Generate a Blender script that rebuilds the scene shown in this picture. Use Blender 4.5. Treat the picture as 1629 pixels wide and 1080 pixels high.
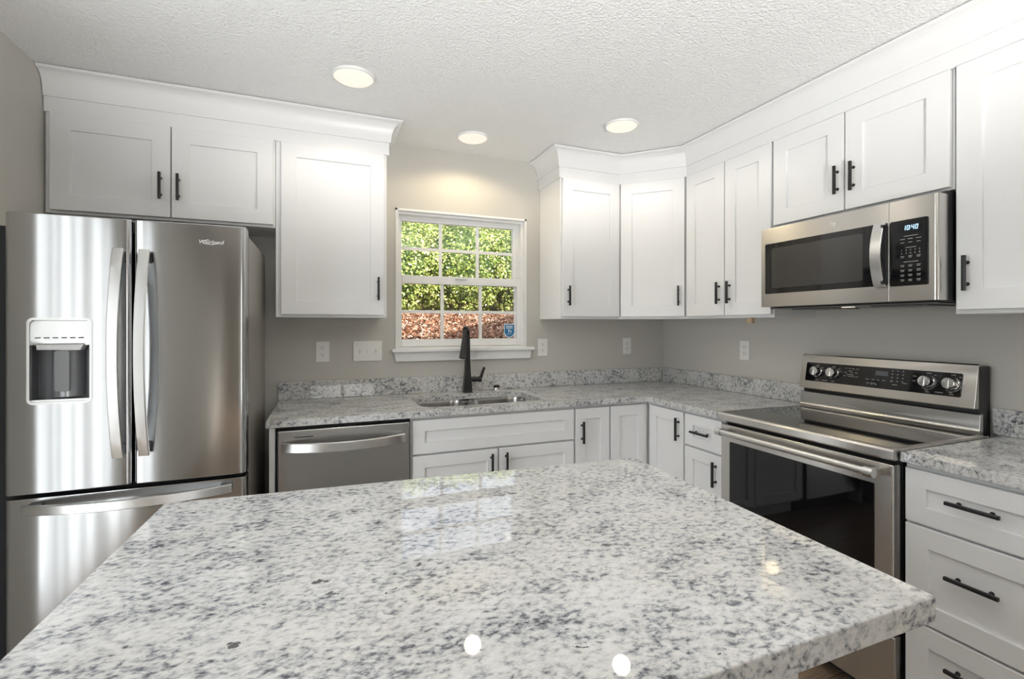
import bpy, bmesh, math, random
from mathutils import Vector, Matrix
for o in list(bpy.data.objects): bpy.data.objects.remove(o)
R = math.radians
S = bpy.context.scene
COL = S.collection

# ------------------------------------------------------------------ camera, world, sun, exposure
cam = bpy.data.cameras.new('camera'); camo = bpy.data.objects.new('camera', cam); COL.objects.link(camo)
F_PX, YAW, V0 = 757.53, 0.3776, 517.53
cam.sensor_fit = 'HORIZONTAL'; cam.sensor_width = 36.0
cam.lens = 36.0*F_PX/1629.0
cam.shift_y = -(540.0-V0)/1629.0
cam.clip_start = 0.05; cam.clip_end = 200
camo.location = (-2.4425, -2.9941, 1.3376)
camo.rotation_euler = (R(90), 0, -YAW)
S.camera = camo
S.view_settings.view_transform = 'Standard'; S.view_settings.look = 'None'
S.view_settings.exposure = 0.12; S.view_settings.gamma = 1.0; S.view_settings.use_curve_mapping = False

W = bpy.data.worlds.new('World'); S.world = W; W.use_nodes = True
wn = W.node_tree.nodes; wl = W.node_tree.links
sky = wn.new('ShaderNodeTexSky'); sky.sky_type = 'NISHITA'; sky.sun_disc = False
sky.sun_elevation = R(35); sky.sun_rotation = R(150); sky.dust_density = 3.0
hs = wn.new('ShaderNodeHueSaturation'); hs.inputs['Saturation'].default_value = .35
wl.new(sky.outputs[0], hs.inputs['Color']); wl.new(hs.outputs[0], wn['Background'].inputs[0]); wn['Background'].inputs[1].default_value = 0.45

def light(name, kind, loc, energy, color, **kw):
    l = bpy.data.lights.new(name, kind); l.energy = energy; l.color = color
    o = bpy.data.objects.new(name, l); COL.objects.link(o); o.location = loc
    for k, v in kw.items():
        if k == 'rot': o.rotation_euler = v
        else: setattr(l, k, v)
    return o
sdir = Vector((-.5*math.cos(R(35)), .866*math.cos(R(35)), -math.sin(R(35))))
so = light('sun', 'SUN', (0, -10, 10), 11.0, (1, .94, .84), angle=R(.6))
so.rotation_euler = sdir.to_track_quat('-Z', 'Y').to_euler()
# daylight entering through the openings behind and beside the camera, with added bounce fills
DAY = (.91, .965, 1)
light('daylight_rear', 'AREA', (-2.05, -8.22, 1.10), 14, DAY, shape='RECTANGLE', size=1.4, size_y=2.1, rot=(R(90), 0, 0))
light('bounce_fill_rear', 'AREA', (-2.05, -8.75, .35), 12, (.95, .98, 1), shape='RECTANGLE', size=1.4, size_y=1.4, rot=(R(128), 0, 0))  # added lamp standing in for ground bounce, tilted up to brighten the ceiling
light('daylight_side', 'AREA', (-3.78, -1.95, 1.10), 40, DAY, shape='RECTANGLE', size=1.3, size_y=2.05, rot=(R(90), 0, R(-90)))
light('bounce_fill_side', 'AREA', (-4.25, -1.95, .35), 16, (.95, .98, 1), shape='RECTANGLE', size=1.2, size_y=1.2, rot=(R(128), 0, R(-90)))  # same added upward fill at the side opening
# added spot behind the camera, no known fixture; brightens the ceiling
up = light('ceiling_fill', 'SPOT', (-1.75, -3.9, 1.05), 250, (1, .99, .97), spot_size=R(96), spot_blend=.3, shadow_soft_size=.15)
up.rotation_euler = Vector((.01, .58, .9)).to_track_quat('-Z', 'Y').to_euler()

# ------------------------------------------------------------------ materials
def mat(name, color=(.8, .8, .8), rough=.5, metal=0.0, spec=.5, **kw):
    m = bpy.data.materials.new(name); m.use_nodes = True
    b = m.node_tree.nodes['Principled BSDF']
    b.inputs['Base Color'].default_value = (*color, 1); b.inputs['Roughness'].default_value = rough
    b.inputs['Metallic'].default_value = metal; b.inputs['Specular IOR Level'].default_value = spec
    for k, v in kw.items(): b.inputs[k].default_value = v
    return m
def nodes(m): return m.node_tree.nodes, m.node_tree.links, m.node_tree.nodes['Principled BSDF']
def add(n, t, **kw):
    x = n.new(t)
    for k, v in kw.items():
        if k in x.inputs.keys(): x.inputs[k].default_value = v
        else: setattr(x, k, v)
    return x
def ramp(n, stops):
    r = n.new('ShaderNodeValToRGB'); e = r.color_ramp.elements
    while len(e) < len(stops): e.new(.5)
    for el, (p, c) in zip(e, stops): el.position = p; el.color = (*c, 1) if len(c) == 3 else c
    return r
def bump(m, scale, strength, dist=.002, detail=3, stretch=(1, 1, 1)):
    n, l, b = nodes(m)
    tc = n.new('ShaderNodeTexCoord'); mp = add(n, 'ShaderNodeMapping'); mp.inputs['Scale'].default_value = stretch
    tx = add(n, 'ShaderNodeTexNoise', Scale=scale, Detail=detail)
    bp = add(n, 'ShaderNodeBump', Strength=strength, Distance=dist)
    l.new(tc.outputs['Object'], mp.inputs[0]); l.new(mp.outputs[0], tx.inputs['Vector'])
    l.new(tx.outputs['Fac'], bp.inputs['Height']); l.new(bp.outputs[0], b.inputs['Normal'])
    return tx

M = {}
M['white'] = mat('cabinet_white_paint', (.80, .80, .80), .38); bump(M['white'], 60, .03, .001)
M['trimwhite'] = mat('trim_white_paint', (.80, .80, .79), .4)
M['vinyl'] = mat('window_vinyl', (.82, .82, .81), .35)
M['wall'] = mat('wall_greige_paint', (.545, .525, .485), .75); bump(M['wall'], 180, .06, .001)
M['ceil'] = mat('ceiling_texture', (.88, .88, .87), .9)
tx = bump(M['ceil'], 105, .9, .010, 4)
M['plate'] = mat('switch_plate_plastic', (.80, .79, .76), .35)
M['slot'] = mat('slot_dark', (.03, .03, .03), .6)
M['black'] = mat('black_handle', (.012, .012, .013), .38)
M['blackplastic'] = mat('black_plastic', (.012, .012, .015), .45)
M['blackglass'] = mat('black_glass', (.006, .006, .007), .05, spec=.6)
M['ovenglass'] = mat('oven_glass', (.004, .004, .005), .03, spec=.55)
M['meshglass'] = mat('microwave_window_glass', (.035, .032, .03), .06, spec=.8)
M['chrome'] = mat('polished_chrome', (.78, .78, .78), .12, 1)
M['darkgrey'] = mat('dark_grey_plastic', (.10, .105, .115), .3)
M['fridgeside'] = mat('fridge_side_painted', (.30, .285, .26), .42, .4)
M['fridgebody'] = mat('fridge_dark_body', (.025, .028, .035), .5)
M['silver'] = mat('silver_plastic', (.62, .62, .61), .16, .85)
M['lightgrey'] = mat('light_grey_plastic', (.62, .63, .63), .4)
M['print'] = mat('panel_print', (.38, .38, .37), .5)
M['clock'] = mat('clock_digits', (.1, .2, .3), .5, **{'Emission Color': (.45, .75, 1, 1), 'Emission Strength': 2.2})
M['lens'] = mat('light_lens', (.45, .43, .39), .6, **{'Emission Color': (1, .90, .77, 1), 'Emission Strength': .66})
M['lamp'] = mat('cooktop_lamp', (.9, .85, .75), .5, **{'Emission Color': (1, .9, .75, 1), 'Emission Strength': .6})
M['blue'] = mat('sticker_blue', (.02, .16, .33), .4)
M['stickerwhite'] = mat('sticker_white', (.7, .78, .85), .4)
M['tan'] = mat('raw_wood', (.50, .36, .24), .7)
M['logo'] = mat('logo_metal', (.82, .82, .81), .35, .6)

def steel(name, col, rough, aniso, stretch, axis='Z'):
    m = mat(name, col, rough, 1.0)
    n, l, b = nodes(m)
    b.inputs['Anisotropic'].default_value = aniso
    tg = n.new('ShaderNodeTangent'); tg.direction_type = 'RADIAL'; tg.axis = axis
    l.new(tg.outputs[0], b.inputs['Tangent'])
    tc = n.new('ShaderNodeTexCoord'); mp = n.new('ShaderNodeMapping'); mp.inputs['Scale'].default_value = stretch
    t = add(n, 'ShaderNodeTexNoise', Scale=1.0, Detail=4)
    l.new(tc.outputs['Object'], mp.inputs[0]); l.new(mp.outputs[0], t.inputs['Vector'])
    mr = add(n, 'ShaderNodeMapRange'); mr.inputs['To Min'].default_value = rough-.02; mr.inputs['To Max'].default_value = rough+.02
    b.inputs['Anisotropic Rotation'].default_value = .25
    l.new(t.outputs['Fac'], mr.inputs['Value']); l.new(mr.outputs[0], b.inputs['Roughness'])
    return m
M['steel'] = steel('brushed_steel', (.52, .525, .53), .14, .75, (3, 3, 900))
M['steelw'] = steel('brushed_steel_warm', (.63, .61, .58), .24, .7, (3, 3, 900))
M['steeld'] = steel('brushed_steel_shaded', (.45, .445, .435), .22, .7, (3, 3, 900))  # darker steel for the dishwasher; the shade it reflects is in its colour
M['steelh'] = steel('steel_handle', (.70, .70, .69), .30, .3, (3, 3, 400))
M['sinksteel'] = steel('sink_steel', (.58, .57, .55), .25, .4, (3, 3, 300))

def granite(name):
    m = mat(name, (.7, .7, .7), .014, spec=.5)
    n, l, b = nodes(m)
    tc = n.new('ShaderNodeNewGeometry')
    mp = n.new('ShaderNodeMapping'); mp.inputs['Rotation'].default_value = (0, 0, R(28)); mp.inputs['Scale'].default_value = (1, 1.55, 1.2)
    l.new(tc.outputs['Position'], mp.inputs[0])
    def noise(s, d, rg=.5, dist=0.0):
        t = add(n, 'ShaderNodeTexNoise', Scale=s, Detail=d, Roughness=rg, Distortion=dist); l.new(mp.outputs[0], t.inputs['Vector']); return t.outputs['Fac']
    def math_(op, a, bb):
        q = n.new('ShaderNodeMath'); q.operation = op
        for i, v in enumerate((a, bb)):
            if isinstance(v, (int, float)): q.inputs[i].default_value = v
            else: l.new(v, q.inputs[i])
        return q.outputs[0]
    cloud = noise(9, 4, .6)
    fleck = noise(62, 5, .6, .3)
    fine = noise(170, 3, .6)
    v = math_('ADD', math_('ADD', math_('MULTIPLY', fleck, .78), math_('MULTIPLY', fine, .22)), math_('MULTIPLY', math_('SUBTRACT', cloud, .5), .40))
    rp = ramp(n, [(.0, (.74, .738, .725)), (.36, (.69, .687, .675)), (.46, (.62, .62, .61)), (.515, (.53, .53, .528)), (.57, (.37, .378, .395)), (.625, (.185, .19, .21)), (.70, (.06, .06, .068))])
    l.new(v, rp.inputs[0])
    # broad warm / cool patches
    tone = noise(4, 2, .5)
    r2 = ramp(n, [(.35, (1.0, 1.0, 1.0)), (.65, (.95, .94, .92))]); l.new(tone, r2.inputs[0])
    mx = n.new('ShaderNodeMix'); mx.data_type = 'RGBA'; mx.blend_type = 'MULTIPLY'; mx.inputs['Factor'].default_value = 1
    l.new(rp.outputs[0], mx.inputs['A']); l.new(r2.outputs[0], mx.inputs['B'])
    # occasional dark mineral spots
    vo = add(n, 'ShaderNodeTexVoronoi', Scale=20.0, Randomness=1.0); l.new(mp.outputs[0], vo.inputs['Vector'])
    sep = n.new('ShaderNodeSeparateColor'); l.new(vo.outputs['Color'], sep.inputs[0])
    size = math_('MULTIPLY', math_('SUBTRACT', sep.outputs[0], .93), 3.6)
    nd = math_('ADD', vo.outputs['Distance'], math_('MULTIPLY', math_('SUBTRACT', fleck, .5), 1.3))
    spot = math_('LESS_THAN', nd, size)
    mx2 = n.new('ShaderNodeMix'); mx2.data_type = 'RGBA'
    l.new(math_('MULTIPLY', spot, .9), mx2.inputs['Factor']); l.new(mx.outputs['Result'], mx2.inputs['A']); mx2.inputs['B'].default_value = (.045, .043, .048, 1)
    l.new(mx2.outputs['Result'], b.inputs['Base Color'])
    return m
M['granite'] = granite('white_granite')

def wood_floor():
    m = mat('wood_floor', (.3, .18, .1), .35)
    n, l, b = nodes(m)
    tc = n.new('ShaderNodeNewGeometry')
    br = add(n, 'ShaderNodeTexBrick', Scale=1.0); br.offset = .4
    br.inputs['Brick Width'].default_value = 1.2; br.inputs['Row Height'].default_value = .11; br.inputs['Mortar Size'].default_value = .002
    br.inputs['Color1'].default_value = (.27, .20, .14, 1); br.inputs['Color2'].default_value = (.20, .145, .10, 1); br.inputs['Mortar'].default_value = (.06, .035, .02, 1)
    l.new(tc.outputs['Position'], br.inputs['Vector'])
    mp = n.new('ShaderNodeMapping'); mp.inputs['Scale'].default_value = (3, 40, 3); l.new(tc.outputs['Position'], mp.inputs[0])
    nz = add(n, 'ShaderNodeTexNoise', Scale=2.0, Detail=6); l.new(mp.outputs[0], nz.inputs['Vector'])
    rp = ramp(n, [(.3, (.6, .6, .6)), (.7, (1.25, 1.2, 1.15))]); l.new(nz.outputs['Fac'], rp.inputs[0])
    mx = n.new('ShaderNodeMix'); mx.data_type = 'RGBA'; mx.blend_type = 'MULTIPLY'; mx.inputs['Factor'].default_value = 1
    l.new(br.outputs['Color'], mx.inputs['A']); l.new(rp.outputs[0], mx.inputs['B']); l.new(mx.outputs['Result'], b.inputs['Base Color'])
    return m
M['floor'] = wood_floor()

def glass():
    m = bpy.data.materials.new('window_glass'); m.use_nodes = True
    n, l = m.node_tree.nodes, m.node_tree.links
    n.remove(n['Principled BSDF'])
    tr = n.new('ShaderNodeBsdfTransparent'); gl = add(n, 'ShaderNodeBsdfGlossy', Roughness=.02)
    fr = add(n, 'ShaderNodeFresnel', IOR=1.45); mx = n.new('ShaderNodeMixShader')
    l.new(fr.outputs[0], mx.inputs[0]); l.new(tr.outputs[0], mx.inputs[1]); l.new(gl.outputs[0], mx.inputs[2])
    l.new(mx.outputs[0], n['Material Output'].inputs[0])
    return m
M['glass'] = glass()

def leaf():
    m = mat('evergreen_leaf', (.1, .2, .03), .35, spec=.6)
    n, l, b = nodes(m)
    g = n.new('ShaderNodeNewGeometry')
    rp = ramp(n, [(0, (.10, .17, .025)), (.3, (.20, .28, .05)), (.6, (.32, .40, .09)), (.85, (.48, .52, .17)), (1, (.62, .58, .30))])
    l.new(g.outputs['Random Per Island'], rp.inputs[0]); l.new(rp.outputs[0], b.inputs['Base Color'])
    b.inputs['Subsurface Weight'].default_value = 0
    return m
M['leaf'] = leaf()
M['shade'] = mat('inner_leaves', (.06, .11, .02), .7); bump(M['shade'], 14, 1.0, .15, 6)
M['twig'] = mat('twig_bark', (.10, .075, .05), .8)

def mulch():
    m = mat('mulch', (.3, .15, .08), .9)
    n, l, b = nodes(m)
    tc = n.new('ShaderNodeTexCoord')
    t1 = add(n, 'ShaderNodeTexNoise', Scale=9.0, Detail=8, Roughness=.75); t2 = add(n, 'ShaderNodeTexVoronoi', Scale=26.0)
    for t in (t1, t2): l.new(tc.outputs['Object'], t.inputs['Vector'])
    rp = ramp(n, [(.30, (.05, .025, .015)), (.42, (.20, .075, .035)), (.52, (.32, .15, .08)), (.60, (.42, .25, .16)), (.68, (.75, .62, .50))])
    mx = n.new('ShaderNodeMath'); mx.operation = 'MULTIPLY_ADD'; mx.inputs[1].default_value = .35
    l.new(t2.outputs['Distance'], mx.inputs[0]); 
    ad = n.new('ShaderNodeMath'); ad.operation = 'SUBTRACT'; ad.inputs[1].default_value = .13
    l.new(t1.outputs['Fac'], ad.inputs[0]); l.new(ad.outputs[0], mx.inputs[2])
    l.new(mx.outputs[0], rp.inputs[0]); l.new(rp.outputs[0], b.inputs['Base Color'])
    bp = add(n, 'ShaderNodeBump', Strength=.9, Distance=.05); l.new(mx.outputs[0], bp.inputs['Height']); l.new(bp.outputs[0], b.inputs['Normal'])
    return m
M['mulch'] = mulch()
M['chip'] = mat('bark_chip', (.3, .15, .1), .85)
n, l, b = nodes(M['chip']); g = n.new('ShaderNodeNewGeometry')
rp = ramp(n, [(0, (.08, .035, .02)), (.3, (.19, .08, .04)), (.6, (.29, .14, .08)), (.85, (.43, .29, .20)), (1, (.66, .57, .48))])
l.new(g.outputs['Random Per Island'], rp.inputs[0]); l.new(rp.outputs[0], b.inputs['Base Color'])
M['siding'] = mat('house_siding', (.6, .6, .58), .7)
M['shingle'] = mat('roof_shingle', (.12, .11, .10), .9)

# ------------------------------------------------------------------ geometry helpers
def BM(): return bmesh.new()
def box(bm, x0, y0, z0, x1, y1, z1, bev=0.0, seg=2):
    x0, x1 = sorted((x0, x1)); y0, y1 = sorted((y0, y1)); z0, z1 = sorted((z0, z1))
    vs = [bm.verts.new(p) for p in ((x0, y0, z0), (x1, y0, z0), (x1, y1, z0), (x0, y1, z0), (x0, y0, z1), (x1, y0, z1), (x1, y1, z1), (x0, y1, z1))]
    fs = [bm.faces.new([vs[i] for i in f]) for f in ((3, 2, 1, 0), (4, 5, 6, 7), (0, 1, 5, 4), (1, 2, 6, 5), (2, 3, 7, 6), (3, 0, 4, 7))]
    if bev:
        es = list({e for f in fs for e in f.edges})
        bmesh.ops.bevel(bm, geom=es, offset=bev, segments=seg, profile=.5, affect='EDGES')
    return bm
def prism(bm, pts, lo, hi, axis='z', bev=0.0, seg=2):
    """extrude a closed polygon; pts are the two other coordinates in order"""
    def P(p, h):
        return (p[0], p[1], h) if axis == 'z' else ((p[0], h, p[1]) if axis == 'y' else (h, p[0], p[1]))
    a = [bm.verts.new(P(p, lo)) for p in pts]; b = [bm.verts.new(P(p, hi)) for p in pts]
    fs = [bm.faces.new(a), bm.faces.new(b)]
    n = len(pts)
    for i in range(n): fs.append(bm.faces.new((a[i], a[(i+1) % n], b[(i+1) % n], b[i])))
    bmesh.ops.recalc_face_normals(bm, faces=fs)
    if bev:
        es = list(fs[0].edges)+list(fs[1].edges)
        bmesh.ops.bevel(bm, geom=es, offset=bev, segments=seg, profile=.5, affect='EDGES')
    return bm
def rrect(x0, z0, x1, z1, r, n=5):
    pts = []
    for cx, cz, a0 in ((x1-r, z0+r, -90), (x1-r, z1-r, 0), (x0+r, z1-r, 90), (x0+r, z0+r, 180)):
        for i in range(n+1):
            a = R(a0+90*i/n); pts.append((cx+r*math.cos(a), cz+r*math.sin(a)))
    return pts
def cyl(bm, p0, p1, r0, r1=None, n=20):
    r1 = r0 if r1 is None else r1
    p0, p1 = Vector(p0), Vector(p1); d = (p1-p0).normalized()
    u = d.orthogonal().normalized(); v = d.cross(u)
    A, B = [], []
    for i in range(n):
        a = 2*math.pi*i/n; w = u*math.cos(a)+v*math.sin(a)
        A.append(bm.verts.new(p0+w*r0)); B.append(bm.verts.new(p1+w*r1))
    bm.faces.new(A[::-1]); bm.faces.new(B)
    for i in range(n): bm.faces.new((A[i], A[(i+1) % n], B[(i+1) % n], B[i]))
    return bm
def lathe(bm, prof, c, axis=(0, 0, 1), n=32):
    """profile of (radius, height) pairs turned about an axis through c"""
    c = Vector(c); d = Vector(axis).normalized(); u = d.orthogonal().normalized(); v = d.cross(u)
    rings = []
    for r, h in prof:
        if r < 1e-6: rings.append([bm.verts.new(c+d*h)])
        else: rings.append([bm.verts.new(c+d*h+(u*math.cos(2*math.pi*i/n)+v*math.sin(2*math.pi*i/n))*r) for i in range(n)])
    for a, b in zip(rings, rings[1:]):
        for i in range(n):
            j = (i+1) % n
            if len(a) == 1 and len(b) == 1: continue
            if len(a) == 1: bm.faces.new((a[0], b[i], b[j]))
            elif len(b) == 1: bm.faces.new((a[i], a[j], b[0]))
            else: bm.faces.new((a[i], a[j], b[j], b[i]))
    bmesh.ops.recalc_face_normals(bm, faces=bm.faces)
    return bm
def sweep(bm, path, sect, up=(0, 0, 1), cap=True):
    """sweep a closed section (a,b pairs) along path; a along side = tangent x up, b along the local up. sect may be a function of t"""
    path = [Vector(p) for p in path]; n = len(path); rings = []
    for i, p in enumerate(path):
        t = (path[min(i+1, n-1)]-path[max(i-1, 0)]).normalized()
        s = t.cross(Vector(up)).normalized(); w = s.cross(t).normalized()
        sc = sect(i/(n-1)) if callable(sect) else sect
        rings.append([bm.verts.new(p+s*a+w*b) for a, b in sc])
    m = len(rings[0])
    for a, b in zip(rings, rings[1:]):
        for i in range(m): bm.faces.new((a[i], a[(i+1) % m], b[(i+1) % m], b[i]))
    if cap: bm.faces.new(rings[0][::-1]); bm.faces.new(rings[-1])
    bmesh.ops.recalc_face_normals(bm, faces=bm.faces)
    return bm
def circ(r, n=12): return [(r*math.cos(2*math.pi*i/n), r*math.sin(2*math.pi*i/n)) for i in range(n)]
def finish(bm, name, smooth=True, ang=35):
    me = bpy.data.meshes.new(name); bm.normal_update(); bm.to_mesh(me); bm.free()
    if smooth and len(me.polygons):
        me.shade_smooth(); me.set_sharp_from_angle(angle=R(ang))
    return me
def obj(name, bm, m, parent=None, off=None, ang=35):
    if off is not None: bmesh.ops.translate(bm, verts=bm.verts, vec=-Vector(off))
    me = finish(bm, name, ang=ang)
    for q in (m if isinstance(m, (list, tuple)) else [m]): me.materials.append(q)
    o = bpy.data.objects.new(name, me); COL.objects.link(o)
    if parent is not None: o.parent = parent
    wnorm(o)
    return o
def wnorm(o):
    w = o.modifiers.new('weighted_normal', 'WEIGHTED_NORMAL'); w.keep_sharp = True; w.weight = 100
def cut(o, bm):
    """carve a shape out of an object's mesh"""
    me = finish(bm, 'cutter', False); c = bpy.data.objects.new('cutter', me); COL.objects.link(c)
    c.parent = o.parent
    o.modifiers.clear(); md = o.modifiers.new('b', 'BOOLEAN'); md.operation = 'DIFFERENCE'; md.solver = 'EXACT'; md.object = c
    bpy.context.view_layer.update()
    dg = bpy.context.evaluated_depsgraph_get()
    nm = bpy.data.meshes.new_from_object(o.evaluated_get(dg))
    o.modifiers.clear(); wnorm(o); old = o.data; mats = list(old.materials); o.data = nm
    nm.materials.clear()
    for q in mats: nm.materials.append(q)
    nm.shade_smooth(); nm.set_sharp_from_angle(angle=R(35))
    bpy.data.objects.remove(c); bpy.data.meshes.remove(me)
def text(bm, s, size, place, depth=.0006, shear=0.0, align='CENTER'):
    """letters in the local xz plane facing -y, put through the matrix `place`"""
    cu = bpy.data.curves.new('t', 'FONT'); cu.body = s; cu.size = size; cu.extrude = depth/2; cu.align_x = align; cu.align_y = 'CENTER'; cu.shear = shear
    o = bpy.data.objects.new('t', cu); COL.objects.link(o)
    bpy.context.view_layer.update()
    me = bpy.data.meshes.new_from_object(o.evaluated_get(bpy.context.evaluated_depsgraph_get()))
    me.transform(place @ Matrix.Rotation(R(90), 4, 'X'))
    bm.from_mesh(me); bpy.data.objects.remove(o); bpy.data.curves.remove(cu); bpy.data.meshes.remove(me)
    return bm
def tag(o, label, cat, group=None, kind=None):
    o['label'] = label; o['category'] = cat
    if group: o['group'] = group
    if kind: o['kind'] = kind
    return o
def struct(name, bm, m, parent=None):
    o = obj(name, bm, m, parent)
    if parent is None: o['kind'] = 'structure'
    return o
ROT_R = R(-90)                 # local frame of the right wall: x runs towards the camera, -y out of the wall
class Thing:
    """an Empty at the thing's base; parts are modelled in the wall's frame and moved to the Empty"""
    def __init__(s, name, label, cat, org, rot=0.0, group=None):
        s.e = bpy.data.objects.new(name, None); COL.objects.link(s.e); s.e.empty_display_size = .1
        s.off = Vector(org); s.e.location = Matrix.Rotation(rot, 3, 'Z') @ s.off; s.e.rotation_euler = (0, 0, rot)
        tag(s.e, label, cat, group)
    def part(s, name, bm, m, parent=None, ang=35, label=None):
        o = obj(name, bm, m, parent or s.e, s.off, ang)
        if label: o['label'] = label
        return o
    def copy(s, src, parent, loc):
        o = src.copy(); COL.objects.link(o); o.parent = parent; o.location = Vector(loc); return o

# ------------------------------------------------------------------ room shell
CZ = 2.451; XL = -3.576; YR = -8.0
WX0, WX1, WZ0, WZ1 = -2.028, -1.150, 1.170, 2.062          # kitchen window opening
bm = BM(); box(bm, XL-.15, YR-.15, -.12, .15, .16, 0); struct('floor', bm, M['floor'])
bm = BM(); box(bm, XL-.15, YR-.15, CZ, .15, .16, CZ+.12); struct('ceiling', bm, M['ceil'])
bm = BM(); box(bm, XL-.15, 0, 0, WX0, .15, CZ); box(bm, WX1, 0, 0, .15, .15, CZ)
box(bm, WX0, 0, 0, WX1, .15, WZ0); box(bm, WX0, 0, WZ1, WX1, .15, CZ); struct('wall_back', bm, M['wall'])
bm = BM(); box(bm, 0, YR-.15, 0, .15, 0, CZ); struct('wall_right', bm, M['wall'])
bm = BM(); box(bm, XL-.15, -1.28, 0, XL, 0, CZ); box(bm, XL-.15, YR-.15, 0, XL, -2.60, CZ)
box(bm, XL-.15, -2.60, 2.1, XL, -1.28, CZ); struct('wall_left', bm, M['wall'])
bm = BM(); box(bm, XL, YR-.15, 0, -2.75, YR, CZ); box(bm, -1.35, YR-.15, 0, 0, YR, CZ); box(bm, -2.75, YR-.15, 2.15, -1.35, YR, CZ)
struct('wall_rear', bm, M['wall'])
bm = BM()                                                   # frame bars of the rear glazed doors
for x in (-2.72, -2.05, -1.38): box(bm, x-.03, YR-.1, 0, x+.03, YR-.04, 2.15)
box(bm, -2.75, YR-.1, 2.09, -1.35, YR-.04, 2.15); struct('door_1', bm, M['vinyl'])
bm = BM()
for y, w in ((-2.57, .03), (-2.36, .05), (-2.08, .03), (-1.97, .04), (-1.78, .03), (-1.60, .02), (-1.50, .015), (-1.30, .03)): box(bm, XL-.1, y-w, 0, XL-.04, y+w, 2.1)
box(bm, XL-.1, -2.60, 2.05, XL-.04, -1.28, 2.1); struct('door_2', bm, M['vinyl'])

# ------------------------------------------------------------------ kitchen window
win = bpy.data.objects.new('window_1', None); COL.objects.link(win); win.location = (-1.589, .06, WZ0); win['kind'] = 'structure'
wo = win.location.copy()
def wpart(name, bm, m, parent=None): return obj(name, bm, m, parent or win, wo)
bm = BM()                                                   # white jamb lining of the opening
box(bm, WX0, -.004, WZ0, WX0+.012, .14, WZ1); box(bm, WX1-.012, -.004, WZ0, WX1, .14, WZ1); box(bm, WX0, -.004, WZ1-.012, WX1, .14, WZ1)
wpart('jamb', bm, M['trimwhite'])
bm = BM()                                                   # vinyl frame with stepped tracks
a0, a1, t1, b0 = WX0+.012, WX1-.012, WZ1-.012, 1.192
for d0, d1, w in ((.035, .14, .014), (.085, .14, .024)):
    box(bm, a0, d0, b0, a0+w, d1, t1); box(bm, a1-w, d0, b0, a1, d1, t1); box(bm, a0+w, d0, t1-w, a1-w, d1, t1); box(bm, a0+w, d0, b0, a1-w, d1, b0+w*.6)
wpart('window_frame', bm, M['vinyl'])
def sash(name, x0, x1, z0, z1, y0, y1, st, top, bot, rows):
    bm = BM()
    box(bm, x0, y0, z0, x0+st, y1, z1, .003); box(bm, x1-st, y0, z0, x1, y1, z1, .003)
    box(bm, x0+st, y0, z1-top, x1-st, y1, z1, .003); box(bm, x0+st, y0, z0, x1-st, y1, z0+bot, .003)
    s = wpart(name, bm, M['vinyl'])
    gx0, gx1, gz0, gz1 = x0+st, x1-st, z0+bot, z1-top
    bm = BM(); ym = (y0+y1)/2
    for i in (1, 2):
        x = gx0+(gx1-gx0)*i/3; box(bm, x-.010, ym-.006, gz0, x+.010, ym+.006, gz1)
    z = (gz0+gz1)/2; box(bm, gx0, ym-.005, z-.010, gx1, ym+.005, z+.010)
    wpart('muntin_grid', bm, M['vinyl'], s)
    bm = BM(); box(bm, gx0, ym-.002, gz0, gx1, ym+.002, gz1); wpart('pane', bm, M['glass'], s)
    return gx0, gx1, gz0, gz1, ym
sash('upper_sash', a0+.005, a1-.015, 1.615, t1-.012, .092, .125, .034, .032, .045, 2)
g = sash('lower_sash', a0+.004, a1-.006, b0+.010, 1.655, .045, .085, .030, .052, .046, 2)
bm = BM(); box(bm, -1.64, .03, 1.640, -1.56, .048, 1.652, .003); wpart('sash_lock', bm, M['vinyl'])
bm = BM(); box(bm, -2.052, -.045, 1.172, -1.106, .05, 1.192, .004); wpart('stool', bm, M['trimwhite'])
bm = BM(); prism(bm, [(-2.040, 1.172), (-1.118, 1.172), (-1.130, 1.115), (-2.028, 1.115)], -.022, 0, 'y', .002); wpart('apron', bm, M['trimwhite'])
# shield sticker on the lower pane
sx, sz, sy = -1.250, 1.300, g[4]-.0035
def shield(k): return [(sx-.040*k, sz+.048*k), (sx+.040*k, sz+.048*k), (sx+.040*k, sz-.015*k), (sx+.026*k, sz-.036*k), (sx, sz-.050*k), (sx-.026*k, sz-.036*k), (sx-.040*k, sz-.015*k)]
T = Thing('window_sticker', 'small blue shield sticker with white border on lower right window pane', 'sticker', (sx, sy, sz-.05))
bm = BM(); prism(bm, shield(1), sy-.0004, sy+.001, 'y'); bd = T.part('border', bm, M['stickerwhite'], label='white border')
bm = BM(); prism(bm, shield(.88), sy-.0009, sy-.0004, 'y'); T.part('shield', bm, M['blue'])
bm = BM()
box(bm, sx-.026, sy-.0014, sz+.028, sx+.024, sy-.0009, sz+.034); box(bm, sx-.026, sy-.0014, sz+.017, sx+.024, sy-.0009, sz+.023)
prism(bm, [(sx-.014, sz+.008), (sx+.006, sz+.010), (sx+.0, sz+.002), (sx-.004, sz-.012), (sx-.009, sz-.014), (sx-.006, sz+.001)], sy-.0014, sy-.0009, 'y')
prism(bm, [(sx+.003, sz-.004), (sx+.017, sz+.006), (sx+.012, sz-.006), (sx+.018, sz-.014), (sx+.008, sz-.010)], sy-.0014, sy-.0009, 'y')
for dx in (-.018, -.006, .006): box(bm, sx+dx, sy-.0014, sz-.024, sx+dx+.006, sy-.0009, sz-.020)
T.part('sticker_print', bm, M['stickerwhite'], label='white print')

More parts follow.
